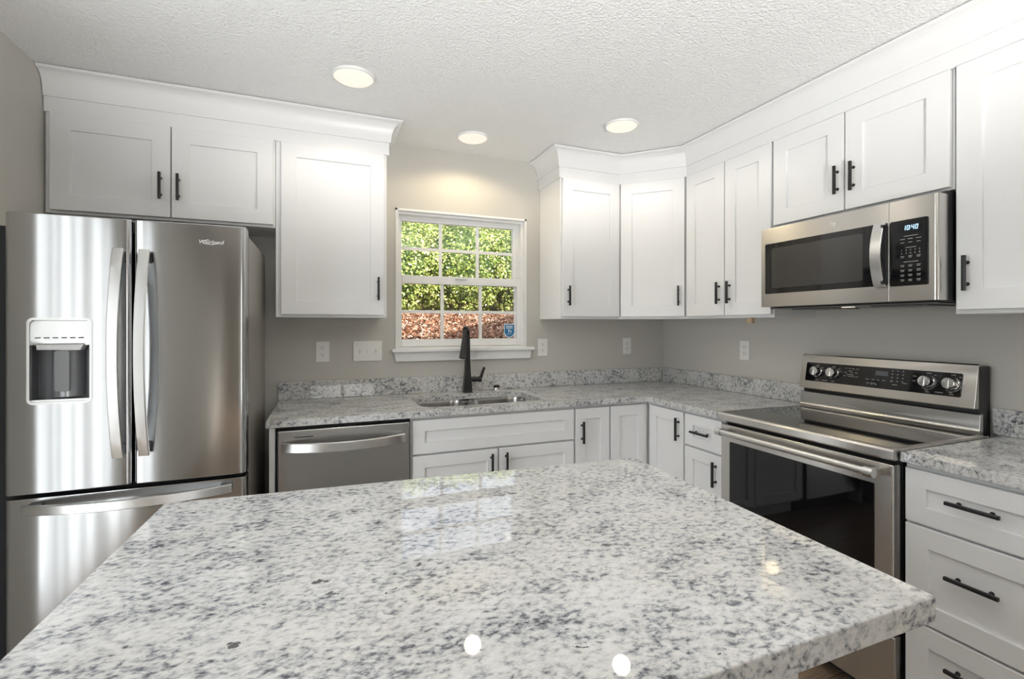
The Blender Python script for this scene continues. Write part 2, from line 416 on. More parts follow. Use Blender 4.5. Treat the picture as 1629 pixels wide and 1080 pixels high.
# ------------------------------------------------------------------ cabinet building blocks (wall frame: back at y=0, front towards -y)
_bar = {}
def bar_mesh(L, vertical):
    key = (L, vertical)
    if key not in _bar:
        bm = BM(); h = L/2; p = L*.305
        if vertical:
            box(bm, -.0055, -.0295, -h, .0055, -.0185, h, .0012)
            for s in (-p, p): cyl(bm, (0, -.019, s), (0, -.003, s), .0042, .0042, 14); cyl(bm, (0, -.004, s), (0, 0, s), .0062, .0066, 16)
        else:
            box(bm, -h, -.0295, -.0055, h, -.0185, .0055, .0012)
            for s in (-p, p): cyl(bm, (s, -.019, 0), (s, -.003, 0), .0042, .0042, 14); cyl(bm, (s, -.004, 0), (s, 0, 0), .0062, .0066, 16)
        me = finish(bm, 'bar_handle'); me.materials.append(M['black']); _bar[key] = me
    return _bar[key]
def handle(T, parent, x, y, z, vertical=True, L=.125, rz=0.0):
    o = bpy.data.objects.new('handle', bar_mesh(L, vertical)); COL.objects.link(o); o.parent = parent
    o.location = Vector((x, y, z))-T.off; o.rotation_euler = (0, 0, rz); return o
def shaker(bm, x0, z0, x1, z1, y, th=.019, st=.072, rec=.0095):
    """a five-piece shaker front whose face lies at y (out = -y)"""
    e = .0016; s = min(st, (x1-x0)*.36); t = min(st, (z1-z0)*.33)
    c = .003
    yo, yi, yb = y, y+rec, y+th
    def ring(a0, b0, a1, b1, yy): return [bm.verts.new(p) for p in ((a0, yy, b0), (a1, yy, b0), (a1, yy, b1), (a0, yy, b1))]
    rs = [ring(x0, z0, x1, z1, yb), ring(x0, z0, x1, z1, yo+e), ring(x0+e, z0+e, x1-e, z1-e, yo),
          ring(x0+s-.0008, z0+t-.0008, x1-s+.0008, z1-t+.0008, yo), ring(x0+s, z0+t, x1-s, z1-t, yo+.001),
          ring(x0+s, z0+t, x1-s, z1-t, yi)]
    bm.faces.new(rs[0]); bm.faces.new(rs[-1][::-1])
    for a, b in zip(rs, rs[1:]):
        for i in range(4): bm.faces.new((a[i], b[i], b[(i+1) % 4], a[(i+1) % 4]))
    bmesh.ops.recalc_face_normals(bm, faces=bm.faces)
    return bm
def carcass(x0, x1, z0, z1, depth, toe=0.0):
    bm = BM(); box(bm, x0, -.002, z0+toe, x1, -depth, z1, .0012, 1)
    if toe: box(bm, x0+.001, -.002, z0, x1-.001, -depth+.075, z0+toe)
    return bm
UB, UT, UD = 1.379, 2.335, .305                # wall cabinets: bottom, top, box depth
DY = -.3255                                    # face of the wall cabinet doors
def wall_cab(label, x0, x1, z0, doors, rot=0.0, dz0=None, dz1=2.2695, hz=None, hL=.125):
    T = Thing('wall_cabinet', label, 'cabinet', ((x0+x1)/2, 0, z0), rot)
    T.part('cabinet_box', carcass(x0, x1, z0, UT, UD), M['white'])
    for (a, b, hx) in doors:
        bm = BM(); shaker(bm, a, (dz0 or z0+.015), b, dz1, DY)
        d = T.part('door', bm, M['white'])
        if hx is not None: handle(T, d, hx, DY, hz, True, hL)
    return T
wall_cab('short white double-door cabinet over the fridge', -3.572, -2.668, 1.832, [(-3.551, -3.110, -3.147), (-3.104, -2.676, -3.076)], dz0=1.844, hz=1.985)
wall_cab('tall white single-door wall cabinet left of the window', -2.666, -2.118, UB, [(-2.641, -2.133, -2.165)], hz=1.535)
wall_cab('narrow white single-door wall cabinet right of the window', -1.048, -.612, UB, [(-1.038, -.620, -1.001)], hz=1.525)
wall_cab('white double-door wall cabinet between corner cabinet and microwave', .612, 1.232, UB, [(.622, .922, .888), (.928, 1.226, .964)], ROT_R, hz=1.523)
wall_cab('short white double-door cabinet above the microwave', 1.2335, 1.978, 1.833, [(1.242, 1.592, 1.566), (1.598, 1.970, 1.634)], ROT_R, dz0=1.842, hz=1.978)
wall_cab('white wall cabinet right of the microwave, cut by the photo edge', 1.980, 2.44, UB, [(1.991, 2.432, 2.023)], ROT_R, hz=1.522)
# diagonal corner wall cabinet
T = Thing('corner_wall_cabinet', 'white diagonal corner wall cabinet between the two upper runs', 'cabinet', (-.2, -.2, UB))
bm = BM(); prism(bm, [(-.6105, -.002), (-.002, -.002), (-.002, -.6105), (-.305, -.6105), (-.6105, -.305)], UB, UT, 'z', .0012, 1)
T.part('cabinet_box', bm, M['white'])
mid = Vector((-.4578, -.4578, 0)); mrot = Matrix.Translation(mid) @ Matrix.Rotation(R(-45), 4, 'Z')
bm = BM(); shaker(bm, -.198, UB+.015, .198, 2.2695, -.0215); bm.transform(mrot)
d = T.part('door', bm, M['white'])
hp = mrot @ Vector((.162, -.0215, 1.524)); handle(T, d, hp.x, hp.y, hp.z, True, .125, R(-45))

# crown moulding and frieze
def offset_path(path, d):
    out = []; n = len(path)
    P = [Vector((*p, 0)) for p in path]
    for i in range(n):
        ns = []
        if i > 0: t = (P[i]-P[i-1]).normalized(); ns.append(Vector((t.y, -t.x, 0)))
        if i < n-1: t = (P[i+1]-P[i]).normalized(); ns.append(Vector((t.y, -t.x, 0)))
        if len(ns) == 1: out.append(P[i]+ns[0]*d)
        else:
            b = (ns[0]+ns[1]).normalized(); out.append(P[i]+b*(d/b.dot(ns[0])))
    return out
def crown(name, path):
    prof = [(-.004, 2.272), (.008, 2.272), (.008, 2.337), (.016, 2.337), (.0165, 2.346)]
    for i in range(9):                                    # the cove
        a = R(90*i/8); prof.append((.018+.050*(1-math.cos(a)), 2.350+.086*math.sin(a)))
    prof += [(.072, 2.438), (.077, 2.4445), (.077, CZ-.0045), (-.004, CZ-.0045)]
    bm = BM(); cols = []
    for d, z in prof: cols.append([bm.verts.new((p.x, p.y, z)) for p in offset_path(path, d)])
    k = len(cols)
    for i in range(k):
        a, b = cols[i], cols[(i+1) % k]
        for j in range(len(path)-1): bm.faces.new((a[j], a[j+1], b[j+1], b[j]))
    bm.faces.new([c[0] for c in cols]); bm.faces.new([c[-1] for c in cols][::-1])
    bmesh.ops.recalc_face_normals(bm, faces=bm.faces)
    struct(name, bm, M['white'])
crown('trim_1', [(-3.573, -.309), (-2.114, -.309), (-2.114, -.003)])
crown('trim_2', [(-1.052, -.003), (-1.052, -.309), (-.6125, -.309), (-.309, -.6125), (-.309, -2.44)])

# ------------------------------------------------------------------ base cabinets
BT, BD = .880, .610; BY = -.6305
def base_cab(label, x0, x1, rot=0.0, name='base_cabinet'):
    T = Thing(name, label, 'cabinet', ((x0+x1)/2, 0, 0), rot)
    T.part('cabinet_box', carcass(x0, x1, 0, BT, BD, .10), M['white'])
    return T
def front(T, name, x0, x1, z0, z1, hpos=None, vertical=True, L=.125, st=.060):
    bm = BM(); shaker(bm, x0, z0, x1, z1, BY, st=st); d = T.part(name, bm, M['white'])
    if hpos: handle(T, d, hpos[0], BY, hpos[1], vertical, L)
    return d
T = Thing('end_panel', 'narrow white cabinet end panel between fridge and dishwasher', 'panel', (-2.654, 0, 0))
bm = BM(); box(bm, -2.666, -.002, 0, -2.642, -.632, BT, .001, 1); T.part('panel', bm, M['white'])
T = Thing('base_cabinet', 'white sink base cabinet with wide false drawer under the sink', 'cabinet', (-1.581, 0, 0))
bm = carcass(-2.040, -1.1225, 0, .66, BD, .10); box(bm, -2.040, -.002, .66, -2.022, -BD, BT); box(bm, -1.141, -.002, .66, -1.1225, -BD, BT); box(bm, -2.022, -.585, .66, -1.141, -BD, BT)
T.part('cabinet_box', bm, M['white'])
front(T, 'drawer_front', -2.032, -1.130, .698, .866)
front(T, 'door', -2.032, -1.584, .118, .688, (-1.622, .606)); front(T, 'door', -1.578, -1.130, .118, .688, (-1.540, .606))
T = base_cab('narrow white base cabinet with one door right of the sink base', -1.1215, -.890)
front(T, 'door', -1.117, -.895, .118, .866, (-1.079, .733))
# corner cabinet with an L-shaped pair of doors
T = Thing('corner_base_cabinet', 'white corner base cabinet with two doors meeting in the inside corner', 'cabinet', (-.45, -.45, 0))
bm = BM(); poly = [(-.889, -.002), (-.002, -.002), (-.002, -.944), (-.610, -.944), (-.610, -.610), (-.889, -.610)]
prism(bm, poly, .10, BT, 'z', .001, 1)
prism(bm, [(-.888, -.003), (-.003, -.003), (-.003, -.943), (-.535, -.943), (-.535, -.535), (-.888, -.535)], 0, .10, 'z'); T.part('cabinet_box', bm, M['white'])
bm = BM(); shaker(bm, -.885, .118, -.634, .866, BY, st=.060); T.part('door', bm, M['white'])
bm = BM(); shaker(bm, .653, .118, .938, .866, BY, st=.060); bm.transform(Matrix.Rotation(ROT_R, 4, 'Z')); d = T.part('door', bm, M['white'])
handle(T, d, BY, -.905, .770, True, .125, ROT_R)
T = base_cab('white base cabinet with small drawer over a door left of the range', .9455, 1.212, ROT_R)
front(T, 'drawer', .951, 1.207, .702, .866, (1.076, .780), False); front(T, 'door', .951, 1.207, .118, .692, (1.170, .598))
T = base_cab('white three-drawer base cabinet right of the range', 1.990, 2.42, ROT_R)
front(T, 'drawer', 1.997, 2.414, .690, .864, (2.182, .788), False, .130)
front(T, 'drawer', 1.997, 2.414, .370, .681, (2.180, .555), False, .130, .066)
front(T, 'drawer', 1.997, 2.414, .118, .361, (2.180, .268), False, .130, .066)
T = base_cab('white base cabinet beyond the drawers at the photo edge', 2.421, 2.9, ROT_R)
front(T, 'door', 2.426, 2.895, .118, .864)

# ------------------------------------------------------------------ countertops
CT, CB, CF = .914, .8815, -.645
T = Thing('countertop', 'L-shaped speckled white granite countertop around the sink corner', 'countertop', (-1.3, -.3, CB))
bm = BM(); prism(bm, [(-2.677, -.002), (-.002, -.002), (-.002, -1.219), (CF, -1.219), (CF, CF), (-2.677, CF)], CB, CT, 'z', .003)
top = T.part('slab', bm, M['granite'])
bm = BM(); hole = rrect(-1.972, -.553, -1.270, -.150, .085, 8); prism(bm, hole, CB-.05, CT+.05, 'z')
bmesh.ops.translate(bm, verts=bm.verts, vec=-T.off); cut(top, bm)
bm = BM(); box(bm, -2.677, -.0215, CT+.0005, -.0225, -.002, 1.016, .0025); T.part('backsplash', bm, M['granite'])
bm = BM(); box(bm, -.022, -.0225, CT+.0005, -.002, -1.217, 1.016, .0025); T.part('backsplash', bm, M['granite'])
T = Thing('countertop', 'short speckled granite countertop right of the range', 'countertop', (-.3, -2.2, CB))
bm = BM(); box(bm, CF, -2.9, CB, -.002, -1.989, CT, .003); T.part('slab', bm, M['granite'])
bm = BM(); box(bm, -.022, -2.9, CT+.0005, -.002, -1.960, 1.016, .0025); T.part('backsplash', bm, M['granite'])

# sink
T = Thing('sink', 'stainless steel double-bowl undermount sink below the window', 'sink', (-1.62, -.35, .70))
def bowl(x0, x1, y0, y1):
    bm = BM(); prof = [(0, CB-.003), (.004, CB-.02), (.012, .74), (.03, .71), (.07, .70)]
    rings = []
    for d, z in prof: rings.append([bm.verts.new((x, y, z)) for x, y in rrect(x0+d, y0+d, x1-d, y1-d, max(.085-d*.5, .03), 7)])
    out = [bm.verts.new((x, y, CB-.003)) for x, y in rrect(x0-.012, y0-.012, x1+.012, y1+.012, .09, 7)]
    rings.insert(0, out); m = len(out)
    for a, b in zip(rings, rings[1:]):
        for i in range(m): bm.faces.new((a[i], a[(i+1) % m], b[(i+1) % m], b[i]))
    bm.faces.new(rings[-1])
    cx, cy = (x0+x1)/2, (y0+y1)/2
    lathe(bm, [(.045, .7005), (.04, .703), (.03, .701), (0, .699)], (cx, cy, 0), n=24)
    return bm
T.part('bowl', bowl(-1.978, -1.640, -.560, -.143), M['sinksteel']); T.part('bowl', bowl(-1.610, -1.264, -.560, -.143), M['sinksteel'])
# faucet
T = Thing('faucet', 'matte black pull-down kitchen faucet with side lever behind the sink', 'faucet', (-1.592, -.092, CT))
fx, fy = -1.594, -.092
def sq(w, d): return [(-w, -d), (w, -d), (w, d), (-w, d)]
bm = BM(); box(bm, fx-.029, fy-.029, CT+.0006, fx+.029, fy+.029, CT+.006, .002); T.part('base_plate', bm, M['black'])
bm = BM(); path = []; ws = []
for z, w in ((CT+.005, .0265), (.96, .0245), (1.00, .0215), (1.05, .0175), (1.12, .0150), (1.20, .0140), (1.25, .0135)): path.append((fx, fy, z)); ws.append(w)
SW = Vector((-.50, -.866))                                     # the spout is swung towards the left bowl
for a in (15, 30, 45, 60, 80, 100, 118): h = .045*(1-math.cos(R(a))); path.append((fx+SW.x*h, fy+SW.y*h, 1.27+.05*math.sin(R(a)))); ws.append(.0130)
n_ = len(path)
def fs(t): w = ws[min(int(round(t*(n_-1))), n_-1)]; c = w*.22; return [(-w+c, -w), (w-c, -w), (w, -w+c), (w, w-c), (w-c, w), (-w+c, w), (-w, w-c), (-w, -w+c)]
sweep(bm, path, fs, up=(1, 0, 0)); body = T.part('spout', bm, M['black'])
bm = BM(); p0 = Vector((fx+SW.x*.056, fy+SW.y*.056, 1.320)); p1 = Vector((fx+SW.x*.135, fy+SW.y*.135, 1.140))
sweep(bm, [p0, p0.lerp(p1, .15), p0.lerp(p1, .5), p0.lerp(p1, .97), p1], lambda t: [(q[0]*(.0085+.013*t if t < .99 else .0195), q[1]*(.0085+.013*t if t < .99 else .0195)) for q in circ(1, 16)], up=(1, 0, 0)); T.part('spray_head', bm, M['black'])
bm = BM(); cyl(bm, (fx+.015, fy, .994), (fx+.074, fy, .994), .0165, .0145, 20); cyl(bm, (fx+.074, fy, .994), (fx+.084, fy, .994), .0175, .0175, 20)
hd = T.part('handle_stem', bm, M['black'])
bm = BM(); sweep(bm, [(fx+.082, fy, .978), (fx+.086, fy, 1.0), (fx+.100, fy, 1.04), (fx+.112, fy, 1.070)], lambda t: sq(.009-.002*t, .0065-.001*t), up=(0, 1, 0)); T.part('lever', bm, M['black'])
T = Thing('air_gap', 'small chrome deck cap with black button right of the faucet', 'cap', (-1.396, -.085, CT))
bm = BM(); lathe(bm, [(0, CT+.0006), (.030, CT+.0006), (.031, CT+.004), (.024, CT+.010), (.022, CT+.022), (.0, CT+.023)], (-1.396, -.085, 0)); T.part('collar', bm, M['chrome'])
bm = BM(); lathe(bm, [(0, CT+.022), (.020, CT+.022), (.021, CT+.032), (.015, CT+.038), (0, CT+.039)], (-1.396, -.085, 0)); T.part('button', bm, M['black'])

# ------------------------------------------------------------------ island
T = Thing('island_countertop', 'large polished speckled granite island top in the foreground', 'countertop', (-2.15, -2.1, CB))
bm = BM(); prism(bm, [(-2.794, -1.633), (-1.514, -1.716), (-1.550, -2.545), (-2.842, -2.545)], .872, CT, 'z', .0035, 3); T.part('slab', bm, M['granite'])
T = Thing('island_cabinet', 'white island base cabinet under the foreground granite top', 'cabinet', (-2.15, -2.0, 0))
bm = BM(); prism(bm, [(-2.70, -1.70), (-1.60, -1.77), (-1.62, -2.345), (-2.73, -2.345)], 0.09, .871, 'z', .001, 1); prism(bm, [(-2.64, -1.77), (-1.66, -1.83), (-1.68, -2.30), (-2.67, -2.30)], 0, .09, 'z'); T.part('cabinet_box', bm, M['white'])
for xa, xb in ((-1.665, -1.612), (-2.735, -2.685)): bm = BM(); box(bm, xa, -2.362, 0, xb, -2.312, .871, .004); T.part('corner_post', bm, M['white'])

# ------------------------------------------------------------------ refrigerator
FX0, FS, FX1, FYF = -3.455, -3.0955, -2.727, -.852
T = Thing('refrigerator', 'stainless french-door refrigerator with ice dispenser and bottom freezer drawer', 'refrigerator', ((FX0+FX1)/2, -.45, 0))
bm = BM(); box(bm, -3.52, -.20, .03, FX1-.004, -.772, 1.69, .004); T.part('body', bm, M['fridgebody'])  # widened leftward so its dark colour stands for the shaded wall gap
bm = BM(); box(bm, FX1-.0045, -.195, .03, FX1+.0005, -.770, 1.700, .002); T.part('side_panel', bm, M['fridgeside'], label='grey painted side panel')
for x in (FX0+.01, FX1-.09): bm = BM(); box(bm, x, -.70, 1.691, x+.08, -.778, 1.712, .004); T.part('hinge_cover', bm, M['fridgebody'])
def fdoor(x0, x1, bulge=.004, yb=-.780, r=.016):
    pts = [(x0, yb), (x1, yb)]; w = x1-x0; n = 26
    front_ = []
    for i in range(n+1):
        t = i/n; x = x1-w*t
        e = min(x-x0, x1-x); y = FYF+bulge*(2*t-1)**2
        if e < r: y += r-math.sqrt(max(r*r-(r-e)**2, 0))
        front_.append((x, y))
    # finer rounded corners
    fine = []
    for k in range(6): e = r*(1-math.cos(R(90*k/6))); fine.append(e)
    xs = sorted(set([x1-e for e in fine]+[x0+e for e in fine]+[x0+r+(w-2*r)*i/24 for i in range(25)]), reverse=True)
    for x in xs:
        t = (x-x0)/w; e = min(x-x0, x1-x); y = FYF+bulge*(2*t-1)**2
        if e < r: y += r-math.sqrt(max(r*r-(r-e)**2, 0))
        pts.append((x, y))
    return pts
DZ0, DZ1 = .752, 1.728
bm = BM(); prism(bm, fdoor(FX0, FS-.003), DZ0, DZ1, 'z', .004); ld = T.part('door', bm, M['steel'], ang=40)
bm = BM(); prism(bm, fdoor(FS+.003, FX1), DZ0, DZ1, 'z', .004); rd = T.part('door', bm, M['steel'], ang=40)
bm = BM(); prism(bm, fdoor(FX0, FX1, .007), .10, .738, 'z', .004); fz = T.part('freezer_drawer', bm, M['steel'], ang=40)
bm = BM(); box(bm, FX0+.02, -.70, .0, FX1-.02, -.79, .09, .004); T.part('base_grille', bm, M['fridgebody'])
def bow(axis, a0, a1, c, y0, y1, w, th, n=24):
    """bowed strap handle: runs along axis from a0 to a1, ends at y0, middle at y1"""
    path = []
    for i in range(n+1):
        t = i/n; a = a0+(a1-a0)*t; s = math.sin(math.pi*t)**.8; y = y0+(y1-y0)*s
        path.append((c, y, a) if axis == 'z' else (a, y, c))
    bm = BM(); sect = [(-w+.002, -th), (w-.002, -th), (w, -th+.002), (w, th-.002), (w-.002, th), (-w+.002, th), (-w, th-.002), (-w, -th+.002)]
    sweep(bm, path, sect, up=(0, -1, 0)); return bm
T.part('handle', bow('z', .862, 1.614, -3.1295, -.872, -.928, .0165, .007), M['steelh'], ld)
T.part('handle', bow('z', .862, 1.614, -3.0525, -.872, -.928, .0165, .007), M['steelh'], rd)
T.part('handle', bow('x', -3.395, -2.775, .705, -.868, -.924, .0165, .007), M['steelh'], fz)
for z in (.885, 1.590):
    bm = BM(); box(bm, -3.1395, -.840, z-.02, -3.1195, -.874, z+.02, .003); T.part('handle_mount', bm, M['darkgrey'], ld)
    bm = BM(); box(bm, -3.0625, -.840, z-.02, -3.0425, -.874, z+.02, .003); T.part('handle_mount', bm, M['darkgrey'], rd)
for x in (-3.375, -2.795): bm = BM(); box(bm, x-.02, -.835, .695, x+.02, -.872, .715, .003); T.part('handle_mount', bm, M['darkgrey'], fz)
# dispenser
dx0, dx1, dz0, dz1 = -3.393, -3.212, 1.062, 1.364
bm = BM(); prism(bm, rrect(dx0+.006, dz0+.006, dx1-.006, dz1-.006, .014), -.90, -.795, 'y'); bmesh.ops.translate(bm, verts=bm.verts, vec=-T.off); cut(ld, bm)
def ringframe(o, i, y0, y1, lip=.003):
    bm = BM(); A = rrect(*o); B = rrect(*i); m = len(A)
    L = [[bm.verts.new((p[0], y, p[1])) for p in pts] for pts, y in ((A, y1), (A, y0), (B, y0), (B, y1))]
    for a, b in zip(L, L[1:]+L[:1]):
        for k in range(m): bm.faces.new((a[k], a[(k+1) % m], b[(k+1) % m], b[k]))
    bmesh.ops.recalc_face_normals(bm, faces=bm.faces); return bm
yf = FYF+.003
T.part('dispenser_frame', ringframe((dx0, dz0, dx1, dz1, .018), (dx0+.008, dz0+.008, dx1-.008, dz1-.008, .012), yf-.004, yf+.02), M['silver'], ld)
bm = BM(); prism(bm, [(yf+.004, dz1-.008), (yf-.001, dz1-.03), (yf-.002, 1.285), (yf+.006, 1.268), (yf+.03, 1.268), (yf+.03, dz1-.008)], dx0+.008, dx1-.008, 'x'); T.part('dispenser_panel', bm, M['silver'], ld)
bm = BM()
for i in range(6): box(bm, dx0+.022+i*.024, yf-.0035, 1.292, dx0+.037+i*.024, yf-.001, 1.296)
T.part('panel_print', bm, M['darkgrey'], ld)
bm = BM(); yb = -.797
box(bm, dx0+.008, yb-.002, dz0+.008, dx1-.008, yb, 1.27); box(bm, dx0+.007, yf+.01, dz0+.008, dx0+.009, yb, 1.27); box(bm, dx1-.009, yf+.01, dz0+.008, dx1-.007, yb, 1.27)
T.part('dispenser_recess', bm, M['darkgrey'], ld)
bm = BM(); lathe(bm, [(.047, 1.085), (.047, 1.262)], (-3.296, yb-.004, 0), n=40)
bmesh.ops.delete(bm, geom=[v for v in bm.verts if v.co.y > yb-.001], context='VERTS'); T.part('recess_liner', bm, mat('recess_liner_grey', (.30, .31, .33), .22, .5), ld)
bm = BM(); prism(bm, rrect(-3.318, 1.105, -3.275, 1.248, .008), yb-.058, yb-.048, 'y', .002); T.part('paddle', bm, mat('paddle_grey', (.20, .205, .215), .35), ld)
bm = BM(); prism(bm, [(-3.368, 1.270), (-3.236, 1.270), (-3.246, 1.250), (-3.366, 1.252)], yf-.004, yf+.035, 'y', .002); T.part('spout_cover', bm, M['lightgrey'], ld)
bm = BM(); box(bm, dx0+.008, yf, dz0+.008, dx1-.008, yb, dz0+.016, .001); T.part('drip_tray', bm, M['silver'], ld)
# raised logo on the right door
bm = BM(); text(bm, 'Whirlpool', .0200, Matrix.Translation((-2.846, FYF-.0003, 1.659)), .004, .25)
sweep(bm, [(-2.848+.026*math.cos(R(a)), FYF-.001, 1.659+.0085*math.sin(R(a))) for a in range(100, 390, 14)], circ(.0011, 8), up=(0, 1, 0)); T.part('logo', bm, M['logo'], rd)

# ------------------------------------------------------------------ dishwasher
T = Thing('dishwasher', 'stainless steel dishwasher with bowed bar handle left of the sink', 'dishwasher', (-2.341, -.3, 0))
bm = BM(); box(bm, -2.640, -.05, .09, -2.043, -.600, .872, .002); box(bm, -2.630, -.05, .0, -2.053, -.55, .09); T.part('tub', bm, M['blackplastic'])
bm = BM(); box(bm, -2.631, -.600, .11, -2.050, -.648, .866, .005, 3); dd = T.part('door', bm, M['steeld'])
T.part('handle', bow('x', -2.611, -2.078, .796, -.664, -.735, .0205, .008), M['steelh'], dd)
for xa, xb in ((-2.613, -2.600), (-2.088, -2.075)): bm = BM(); box(bm, xa, -.645, .776, xb, -.672, .816, .003); T.part('handle_mount', bm, M['darkgrey'], dd)
bm = BM(); box(bm, -2.563, -.646, .832, -2.483, -.6492, .836); T.part('badge', bm, M['blackplastic'], dd)

# ------------------------------------------------------------------ range (right wall frame: x = -world y, y = world x)
T = Thing('range', 'stainless steel electric range with black glass cooktop and oven', 'range', (1.60, -.3, 0), ROT_R)
r0, r1 = 1.2225, 1.9855
bm = BM(); box(bm, r0+.004, -.03, .03, r1-.004, -.615, .895, .003); box(bm, r0+.03, -.05, 0, r1-.03, -.58, .03); T.part('body', bm, M['blackplastic'])
bm = BM()
prism(bm, [(-.10, .893), (-.640, .893), (-.640, .884), (-.668, .884), (-.674, .890), (-.674, .914), (-.668, .921), (-.650, .922), (-.645, .919), (-.13, .919), (-.10, .919)], r0, r1, 'x', .002)
T.part('cooktop_frame', bm, M['steelw'])
bm = BM(); box(bm, r0+.014, -.130, .917, r1-.014, -.648, .9215, .0015); T.part('cooktop_glass', bm, M['blackglass'])
for xa in (r0, r1-.016): bm = BM(); box(bm, xa, -.130, .915, xa+.016, -.655, .9235, .002); T.part('side_trim', bm, M['steelw'])
# riser with a coved foot and the tilted control panel
bm = BM(); prof = [(-.09, .916), (-.135, .916)]
for i in range(7): a = R(90*i/6); prof.append((-.135+.022*math.sin(a)*1.0, .9225+.022*(1-math.cos(a))))
prof += [(-.110, .994), (-.104, .998), (-.09, .998)]
prism(bm, prof, r0+.006, r1-.022, 'x', .0015); T.part('riser', bm, M['steelw'])
bm = BM(); box(bm, r0+.006, -.012, .90, r1-.034, -.088, 1.178, .004); T.part('backguard_body', bm, M['blackplastic'])
cpz0, cpz1, cpy0, cpy1 = 1.014, 1.187, -.118, -.088
def cpf(z, out=0.0):           # y of the tilted panel face at height z
    return cpy0+(cpy1-cpy0)*(z-cpz0)/(cpz1-cpz0)-out
bm = BM(); prism(bm, [(-.07, cpz0), (cpy0+.004, cpz0), (cpy0, cpz0+.004), (cpy1, cpz1-.005), (cpy1+.006, cpz1), (-.07, cpz1)], r0+.001, 1.9495, 'x', .002); cp = T.part('control_panel', bm, M['steelw'])
tilt = math.atan2(cpy1-cpy0, cpz1-cpz0)
def on_panel(bm, out=.0):      # move shapes drawn around the panel centre (x, -out, z) onto the tilted face
    zc = (cpz0+cpz1)/2
    bm.transform(Matrix.Translation((0, cpf(zc), zc)) @ Matrix.Rotation(-tilt, 4, 'X'))
    return bm
bm = BM(); prism(bm, rrect(1.254, -.048, 1.904, .047, .006), -.003, .002, 'y', .001); gp = T.part('glass_panel', on_panel(bm), M['blackglass'], cp)
bm = BM(); random.seed(5)
def dash(x, z, w, h=.0022): box(bm, x, -.0036, z, x+w, -.003, z+h)
for x, z, w in ((1.452, .030, .008), (1.468, .030, .008), (1.482, .029, .013), (1.502, .029, .013), (1.468, .018, .016), (1.452, .010, .010), (1.478, .010, .010), (1.500, .010, .010), (1.462, .000, .030),
                (1.448, -.007, .012), (1.470, -.008, .012), (1.486, -.008, .012), (1.502, -.008, .012),
                (1.548, -.012, .014), (1.574, -.012, .011), (1.596, -.012, .011), (1.618, -.012, .014), (1.650, -.012, .012), (1.700, -.016, .016),
                (1.553, -.030, .012), (1.570, -.029, .024), (1.574, -.034, .006), (1.590, -.034, .008), (1.660, -.026, .020), (1.736, .020, .013), (1.736, .000, .011)):
    dash(x, z, w)
for i in range(3):
    for j in range(4): dash(1.655+i*.021, .034-j*.015, .004, .004)
for kx in (1.316, 1.399): dash(kx-.008, .033, .016); dash(kx-.006, -.040, .014); dash(kx+.02, .022, .008)
dash(1.345, -.040, .026)
for kx in (1.791, 1.873):
    dash(kx-.006, .037, .016); dash(kx-.008, -.034, .012); dash(kx-.006, -.041, .014); dash(kx+.022, .030, .006)
    sweep(bm, [(kx+.029*math.cos(R(a)), -.0033, .029*math.sin(R(a))) for a in range(-130, 75, 10)], circ(.0007, 6), up=(0, 1, 0))
dash(1.818, -.038, .028)
T.part('panel_print', on_panel(bm), M['print'], cp)
bm = BM(); box(bm, 1.588, -.0034, .010, 1.640, -.003, .030); T.part('display', on_panel(bm), M['darkgrey'], cp)
for kx in (1.316, 1.399, 1.791, 1.873):
    bm = BM(); lathe(bm, [(0, .003), (.027, .003), (.027, .010), (.0245, .012), (.0235, .014)], (kx, 0, .002), (0, -1, 0), 32)
    lathe(bm, [(.0238, .012), (.0225, .034), (.0205, .036), (.0, .0365)], (kx, 0, .002), (0, -1, 0), 12)
    box(bm, kx-.005, -.040, -.019, kx+.005, -.035, .023, .0015)
    T.part('knob', on_panel(bm), M['chrome'], ang=20)
# oven door
bm = BM(); box(bm, r0+.012, -.618, .300, r1-.006, -.664, .868, .006, 3); od = T.part('oven_door', bm, M['steelw'])
bm = BM(); prism(bm, rrect(1.290, .385, 1.921, .790, .004), -.667, -.660, 'y', .001); T.part('oven_window', bm, M['ovenglass'], od)
bm = BM(); hz, hy = .838, -.712
cyl(bm, (1.272, hy, hz), (1.928, hy, hz), .0125, n=24)
for a, b in ((1.255, 1.285), (1.918, 1.950)): cyl(bm, (a, hy, hz), (b, hy, hz), .0172, n=28)
for x in (1.268, 1.936): box(bm, x-.011, hy-.004, hz-.012, x+.011, -.660, hz+.012, .004)
T.part('handle', bm, M['steelh'], od)
bm = BM(); box(bm, r0+.012, -.618, .060, r1-.006, -.656, .284, .005, 3); T.part('storage_drawer', bm, M['steelw'])

# ------------------------------------------------------------------ microwave (right wall frame)
T = Thing('microwave', 'stainless over-the-range microwave showing 10:40 on its clock', 'microwave', (1.61, -.2, 1.424), ROT_R)
m0, m1, mz0, mz1 = 1.238, 1.9765, 1.428, 1.814
bm = BM(); box(bm, m0+.004, -.004, 1.424, m1-.002, -.345, 1.826, .003); T.part('body', bm, M['blackplastic'])
bm = BM(); prism(bm, [(m0, -.345), (m1, -.345), (m1, -.385), (m1-.004, -.396), (m1-.014, -.402), (m0, -.402)], mz0, mz1, 'z', .0025)
fc = T.part('front_frame', bm, M['steelw'], ang=50)
bm = BM(); box(bm, m0+.001, -.4015, mz0+.002, 1.817, -.4045, mz1-.002, .001); dr = T.part('door', bm, M['steelw'])
bm = BM(); prism(bm, rrect(1.262, 1.492, 1.812, 1.737, .006), -.4058, -.4035, 'y', .0006); T.part('window', bm, M['blackglass'], dr)
bm = BM(); prism(bm, rrect(1.300, 1.518, 1.722, 1.712, .010), -.4063, -.405, 'y'); T.part('window_screen', bm, M['meshglass'], dr)
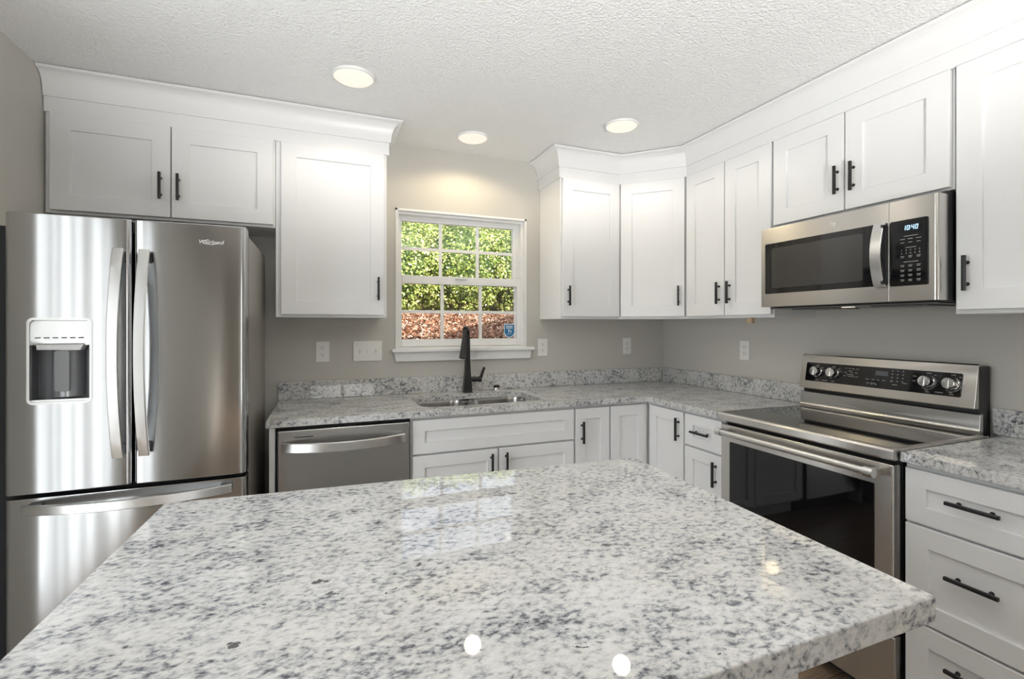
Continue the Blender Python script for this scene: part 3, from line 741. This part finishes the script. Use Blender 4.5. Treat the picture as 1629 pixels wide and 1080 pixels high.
T.part('handle', bow('z', 1.489, 1.737, 1.790, -.412, -.440, .020, .006, 20), M['steelh'], dr)
bm = BM(); box(bm, 1.800, -.404, 1.497, 1.811, -.428, 1.728, .003); T.part('handle_mount', bm, M['blackplastic'], dr)
bm = BM(); sweep(bm, [(1.600+.0105*math.cos(R(a)), -.4047, 1.775+.0105*math.sin(R(a))) for a in range(0, 361, 15)], circ(.0012, 8), up=(0, 1, 0))
text(bm, 'GE', .0105, Matrix.Translation((1.600, -.4048, 1.775)), .0012, .3); T.part('logo', bm, M['logo'], dr)
bm = BM(); prism(bm, rrect(1.820, 1.487, 1.946, 1.735, .006), -.4055, -.4005, 'y', .0008); kp = T.part('keypad', bm, M['blackglass'])
bm = BM(); box(bm, 1.852, -.4059, 1.683, 1.927, -.4054, 1.723); T.part('display', bm, mat('display_dark', (.004, .006, .010), .15), kp)
SEG = {'1': 'bc', '0': 'abcdef', '4': 'bcfg'}
bm = BM()
def digit(ch, x, z, w=.0085, h=.017, t=.0018):
    g_ = {'a': (0, h-t, w, h), 'd': (0, 0, w, t), 'g': (0, h/2-t/2, w, h/2+t/2), 'b': (w-t, h/2, w, h), 'c': (w-t, 0, w, h/2), 'f': (0, h/2, t, h), 'e': (0, 0, t, h/2)}
    for s in SEG[ch]: a = g_[s]; box(bm, x+a[0]+a[1]*.12, -.4064, z+a[1], x+a[2]+a[1]*.12, -.4058, z+a[3])
for ch, x in zip('1040', (1.866, 1.8785, 1.8935, 1.906)): digit(ch, x, 1.6955)
for dz in (.0045, .0115): box(bm, 1.8895, -.4064, 1.6955+dz, 1.8915, -.4058, 1.6955+dz+.002)
T.part('clock', bm, M['clock'], kp)
bm = BM()
def lab(x, z, w, h=.0019): box(bm, x-w/2, -.4060, z, x+w/2, -.4054, z+h)
cols3 = (1.864, 1.890, 1.917)
lab(1.892, 1.672, .046); lab(1.892, 1.629, .034); lab(1.892, 1.575, .048)
for x in cols3:
    lab(x, 1.661, .017); lab(x, 1.648, .012)
    lab(x, 1.597, .013); lab(x, 1.592, .010)
    for z in (1.563, 1.545, 1.527, 1.509): lab(x, z, .013); lab(x, z-.005, .011)
for k, ch in enumerate('12345'): text(bm, ch, .0085, Matrix.Translation((1.862+k*.0145, -.4058, 1.620)), .0006)
for k, ch in enumerate('67890'): text(bm, ch, .0085, Matrix.Translation((1.862+k*.0145, -.4058, 1.608)), .0006)
T.part('key_print', bm, M['print'], kp)
bm = BM(); box(bm, 1.262, -.06, 1.4185, 1.955, -.372, 1.4245, .002); box(bm, 1.34, -.14, 1.413, 1.54, -.32, 1.4195, .002); box(bm, 1.70, -.14, 1.413, 1.90, -.32, 1.4195, .002); T.part('underside_vent', bm, mat('vent_grey', (.16, .16, .16), .35, .8))
bm = BM(); box(bm, 1.585, -.30, 1.415, 1.625, -.33, 1.4188, .001); T.part('cooktop_lamp', bm, M['lamp'])

# ------------------------------------------------------------------ outlets and switches
def outlet(label, x, z, rot=0.0):
    T = Thing('outlet', label, 'outlet', (x, 0, z-.060), rot)
    bm = BM(); box(bm, x-.0365, 0, z-.060, x+.0365, -.006, z+.060, .0025); T.part('cover_plate', bm, M['plate'])
    for dz in (.0195, -.0195):
        bm = BM(); prism(bm, rrect(x-.0165, z+dz-.014, x+.0165, z+dz+.014, .010), -.0085, -.005, 'y', .0008); rc = T.part('receptacle', bm, M['plate'])
        bm = BM(); box(bm, x-.0075, -.0088, z+dz+.000, x-.0050, -.0082, z+dz+.009); box(bm, x+.0045, -.0088, z+dz+.001, x+.0068, -.0082, z+dz+.008)
        cyl(bm, (x, -.0088, z+dz-.0065), (x, -.0082, z+dz-.0065), .0026, n=10); T.part('slots', bm, M['slot'], rc)
    bm = BM(); cyl(bm, (x, -.0072, z), (x, -.005, z), .0028, n=12); T.part('screw', bm, M['plate'])
outlet('white wall outlet near the fridge, left of the switch plate', -2.445, 1.184)
outlet('white wall outlet just right of the window sill', -1.027, 1.184)
outlet('white outlet on the back wall under the corner cabinets', -.332, 1.184)
outlet('white outlet on the right wall left of the range', .772, 1.182, ROT_R)
T = Thing('switch_plate', 'white triple toggle switch plate between outlet and window', 'switch', (-2.192, 0, 1.123))
x, z = -2.192, 1.183
bm = BM(); box(bm, x-.083, 0, z-.060, x+.083, -.006, z+.060, .0025); T.part('cover_plate', bm, M['plate'])
for dx, up in ((-.046, 1), (0, -1), (.046, 1)):
    bm = BM(); box(bm, x+dx-.0052, -.0050, z-.012, x+dx+.0052, -.0068, z+.012); sw = T.part('toggle_frame', bm, M['lightgrey'])
    bm = BM(); prism(bm, [(-.004, z-.010), (-.004, z+.010), (-.017, z+.010*up+.003), (-.017, z+.010*up-.004)] if up > 0 else [(-.004, z-.010), (-.004, z+.010), (-.017, z-.006), (-.017, z-.013)], x+dx-.0042, x+dx+.0042, 'x', .001); T.part('toggle', bm, M['plate'], sw)
    for dz in (-.030, .030): bm = BM(); cyl(bm, (x+dx, -.0070, z+dz), (x+dx, -.005, z+dz), .0028, n=12); T.part('screw', bm, M['plate'], sw)

# ------------------------------------------------------------------ recessed lights
def downlight(label, x, y, power, color=(1, .91, .78)):
    T = Thing('recessed_light', label, 'ceiling light', (x, y, CZ-.012))
    bm = BM(); lathe(bm, [(.085, CZ-.011), (.090, CZ-.010), (.093, CZ-.005), (.093, CZ-.0005), (.085, CZ-.0005)], (x, y, 0), n=48); T.part('trim_ring', bm, M['trimwhite'])
    bm = BM(); lathe(bm, [(0, CZ-.017), (.05, CZ-.0165), (.080, CZ-.0125), (.0845, CZ-.009), (.0845, CZ-.004), (0, CZ-.003)], (x, y, 0), n=48); T.part('lens', bm, M['lens'])
    l = light('downlight_lamp', 'SPOT', (x, y, CZ-.03), power, color, spot_size=R(166), spot_blend=.35, shadow_soft_size=.048)
    l.parent = T.e; l.location = (0, 0, -.06)
downlight('round ceiling light left, above the cabinet left of the window', -2.316, -.755, 4.5)
downlight('round ceiling light in front of the sink window', -1.620, -.290, 6, (1, .82, .52))
downlight('round ceiling light nearest the corner cabinets', -.900, -.757, 5)

# small raw wood block under the right wall cabinets
T = Thing('wood_block', 'tiny raw wood block under the wall cabinet left of the microwave', 'block', (-.28, -1.07, 1.345))
bm = BM(); box(bm, -.292, -1.080, 1.350, -.268, -1.050, UB-.0005, .001); T.part('block', bm, M['tan'])

# ------------------------------------------------------------------ outdoors
def gz(x, y):
    if y < 2: return -.05+1.23*max(0, (y-.3)/1.7)**1.2
    return 1.18+.118*(y-2)
bm = BM(); nx, ny = 60, 60; random.seed(3); G = []
for j in range(ny+1):
    row = []
    for i in range(nx+1):
        x = -8+16*i/nx; y = .25+14*(j/ny)**1.3
        row.append(bm.verts.new((x, y, gz(x, y)+random.uniform(-.015, .015))))
    G.append(row)
for j in range(ny):
    for i in range(nx): bm.faces.new((G[j][i], G[j][i+1], G[j+1][i+1], G[j+1][i]))
gr = obj('ground', bm, M['mulch']); gr['kind'] = 'structure'
rnd = random.Random(11); vs, fs_ = [], []
for k in range(26000):                                       # loose bark chips lying on the bank
    x = rnd.uniform(-2.9, 2.2); y = rnd.uniform(1.75, 5.2); L = rnd.uniform(.012, .03)*rnd.uniform(.7, 1.3); w = L*rnd.uniform(.3, .6)
    a = rnd.uniform(0, 6.283); tl = rnd.uniform(-.9, .9); t = Vector((math.cos(a)*math.cos(tl), math.sin(a)*math.cos(tl), math.sin(tl)))
    b = t.cross(Vector((rnd.gauss(0, .6), rnd.gauss(0, .6), 1))).normalized(); c = Vector((x, y, gz(x, y)+.012+rnd.uniform(0, .02))); i = len(vs)
    vs += [c-t*L-b*w, c+t*L-b*w*.7, c+t*L*.9+b*w, c-t*L*.8+b*w*.8]; fs_.append((i, i+1, i+2, i+3))
me = bpy.data.meshes.new('mulch_chips'); me.from_pydata([tuple(v) for v in vs], [], fs_); me.materials.append(M['chip'])
o = bpy.data.objects.new('mulch_chips', me); COL.objects.link(o); tag(o, 'reddish brown bark mulch covering the bank outside the window', 'mulch', kind='stuff')
M['yard'] = mat('yard_grass', (.15, .155, .12), .9); bump(M['yard'], 30, .8, .03, 6)
bm = BM(); vs4 = [bm.verts.new(p) for p in ((-40, -40, -.3), (40, -40, -.3), (40, 40, -.3), (-40, 40, -.3))]; bm.faces.new(vs4); struct('ground_yard', bm, M['yard'])
def bush(x, y, z, rx, ry, rz, n, seed, leaf=.055):
    rnd = random.Random(seed); T = Thing('hedge_bush', 'dense sunlit evergreen bush in the hedge outside the window', 'bush', (x, y, z), 0, 'evergreen bushes outside the window')
    vs, fs_ = [], []
    for k in range(n):
        u = rnd.uniform(-1, 1); a = rnd.uniform(0, 2*math.pi); s = math.sqrt(1-u*u)
        d = Vector((s*math.cos(a), s*math.sin(a), u))
        lump = 1+.13*math.sin(5*a+seed)*math.sin(4*u*3+seed*2)+.08*math.sin(11*a)*math.cos(9*u)
        rr = lump*(1-abs(rnd.gauss(0, .11)))
        p = Vector((d.x*rx*rr, d.y*ry*rr, rz+d.z*rz*rr))
        if p.z < .05: continue
        t = Vector((rnd.gauss(0, 1), rnd.gauss(0, 1), rnd.gauss(0, .7))).normalized()
        nn = (d*.7+Vector((rnd.gauss(0, .6), rnd.gauss(0, .6), rnd.gauss(.3, .6)))).normalized()
        t = (t-nn*t.dot(nn)).normalized(); b = nn.cross(t); L = leaf*rnd.uniform(.7, 1.3); w = L*.34
        i = len(vs); vs += [p-t*L*.5, p+b*w*.8-nn*.006, p+t*L*.5-nn*.012, p-b*w*.8-nn*.006]; fs_.append((i, i+1, i+2, i+3))
    me = bpy.data.meshes.new('foliage'); me.from_pydata([tuple(v) for v in vs], [], fs_); me.materials.append(M['leaf'])
    o = bpy.data.objects.new('foliage', me); COL.objects.link(o); o.parent = T.e
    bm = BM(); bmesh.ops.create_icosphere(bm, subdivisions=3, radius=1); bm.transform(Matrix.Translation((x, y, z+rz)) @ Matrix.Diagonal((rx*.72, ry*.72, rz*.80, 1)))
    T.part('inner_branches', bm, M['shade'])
    bm = BM()
    for q in range(4): cyl(bm, (x+.05*math.cos(q*1.6), y+.05*math.sin(q*1.6), z-.1), (x+rx*.3*math.cos(q*1.6), y+ry*.3*math.sin(q*1.6), z+rz*.7), .03, .015, 8)
    T.part('stems', bm, M['twig'])
for k, (bx_, by_, rx, ry, rz, n) in enumerate([(-2.6, 5.4, .95, .85, .90, 9240), (-1.35, 5.35, .9, .85, .88, 9240), (-.15, 5.45, .95, .8, .92, 9240), (1.05, 5.6, .95, .85, .90, 9240), (2.2, 5.7, .95, .8, .94, 8360),
        (-2.3, 7.2, 1.4, 1.0, 1.12, 11440), (-.6, 7.3, 1.4, 1.0, 1.16, 12320), (1.1, 7.4, 1.4, 1.0, 1.14, 12320), (2.9, 7.6, 1.5, 1.0, 1.2, 11000)]):
    bush(bx_, by_, gz(bx_, by_)-.08, rx, ry, rz, n, k+1, .050 if k < 5 else .055)
# roof of the house (its gable shades the mulch)
bm = BM(); box(bm, XL-.5, YR-.4, CZ+.125, .2, .30, CZ+.20); struct('roof', bm, M['shingle'])
bm = BM(); prism(bm, [(-.12, 2.58), (-.12, 2.75), (2.88, 4.85), (5.88, 2.75), (5.88, 2.58)], YR, .34, 'y'); o = struct('roof_gable', bm, M['shingle'])
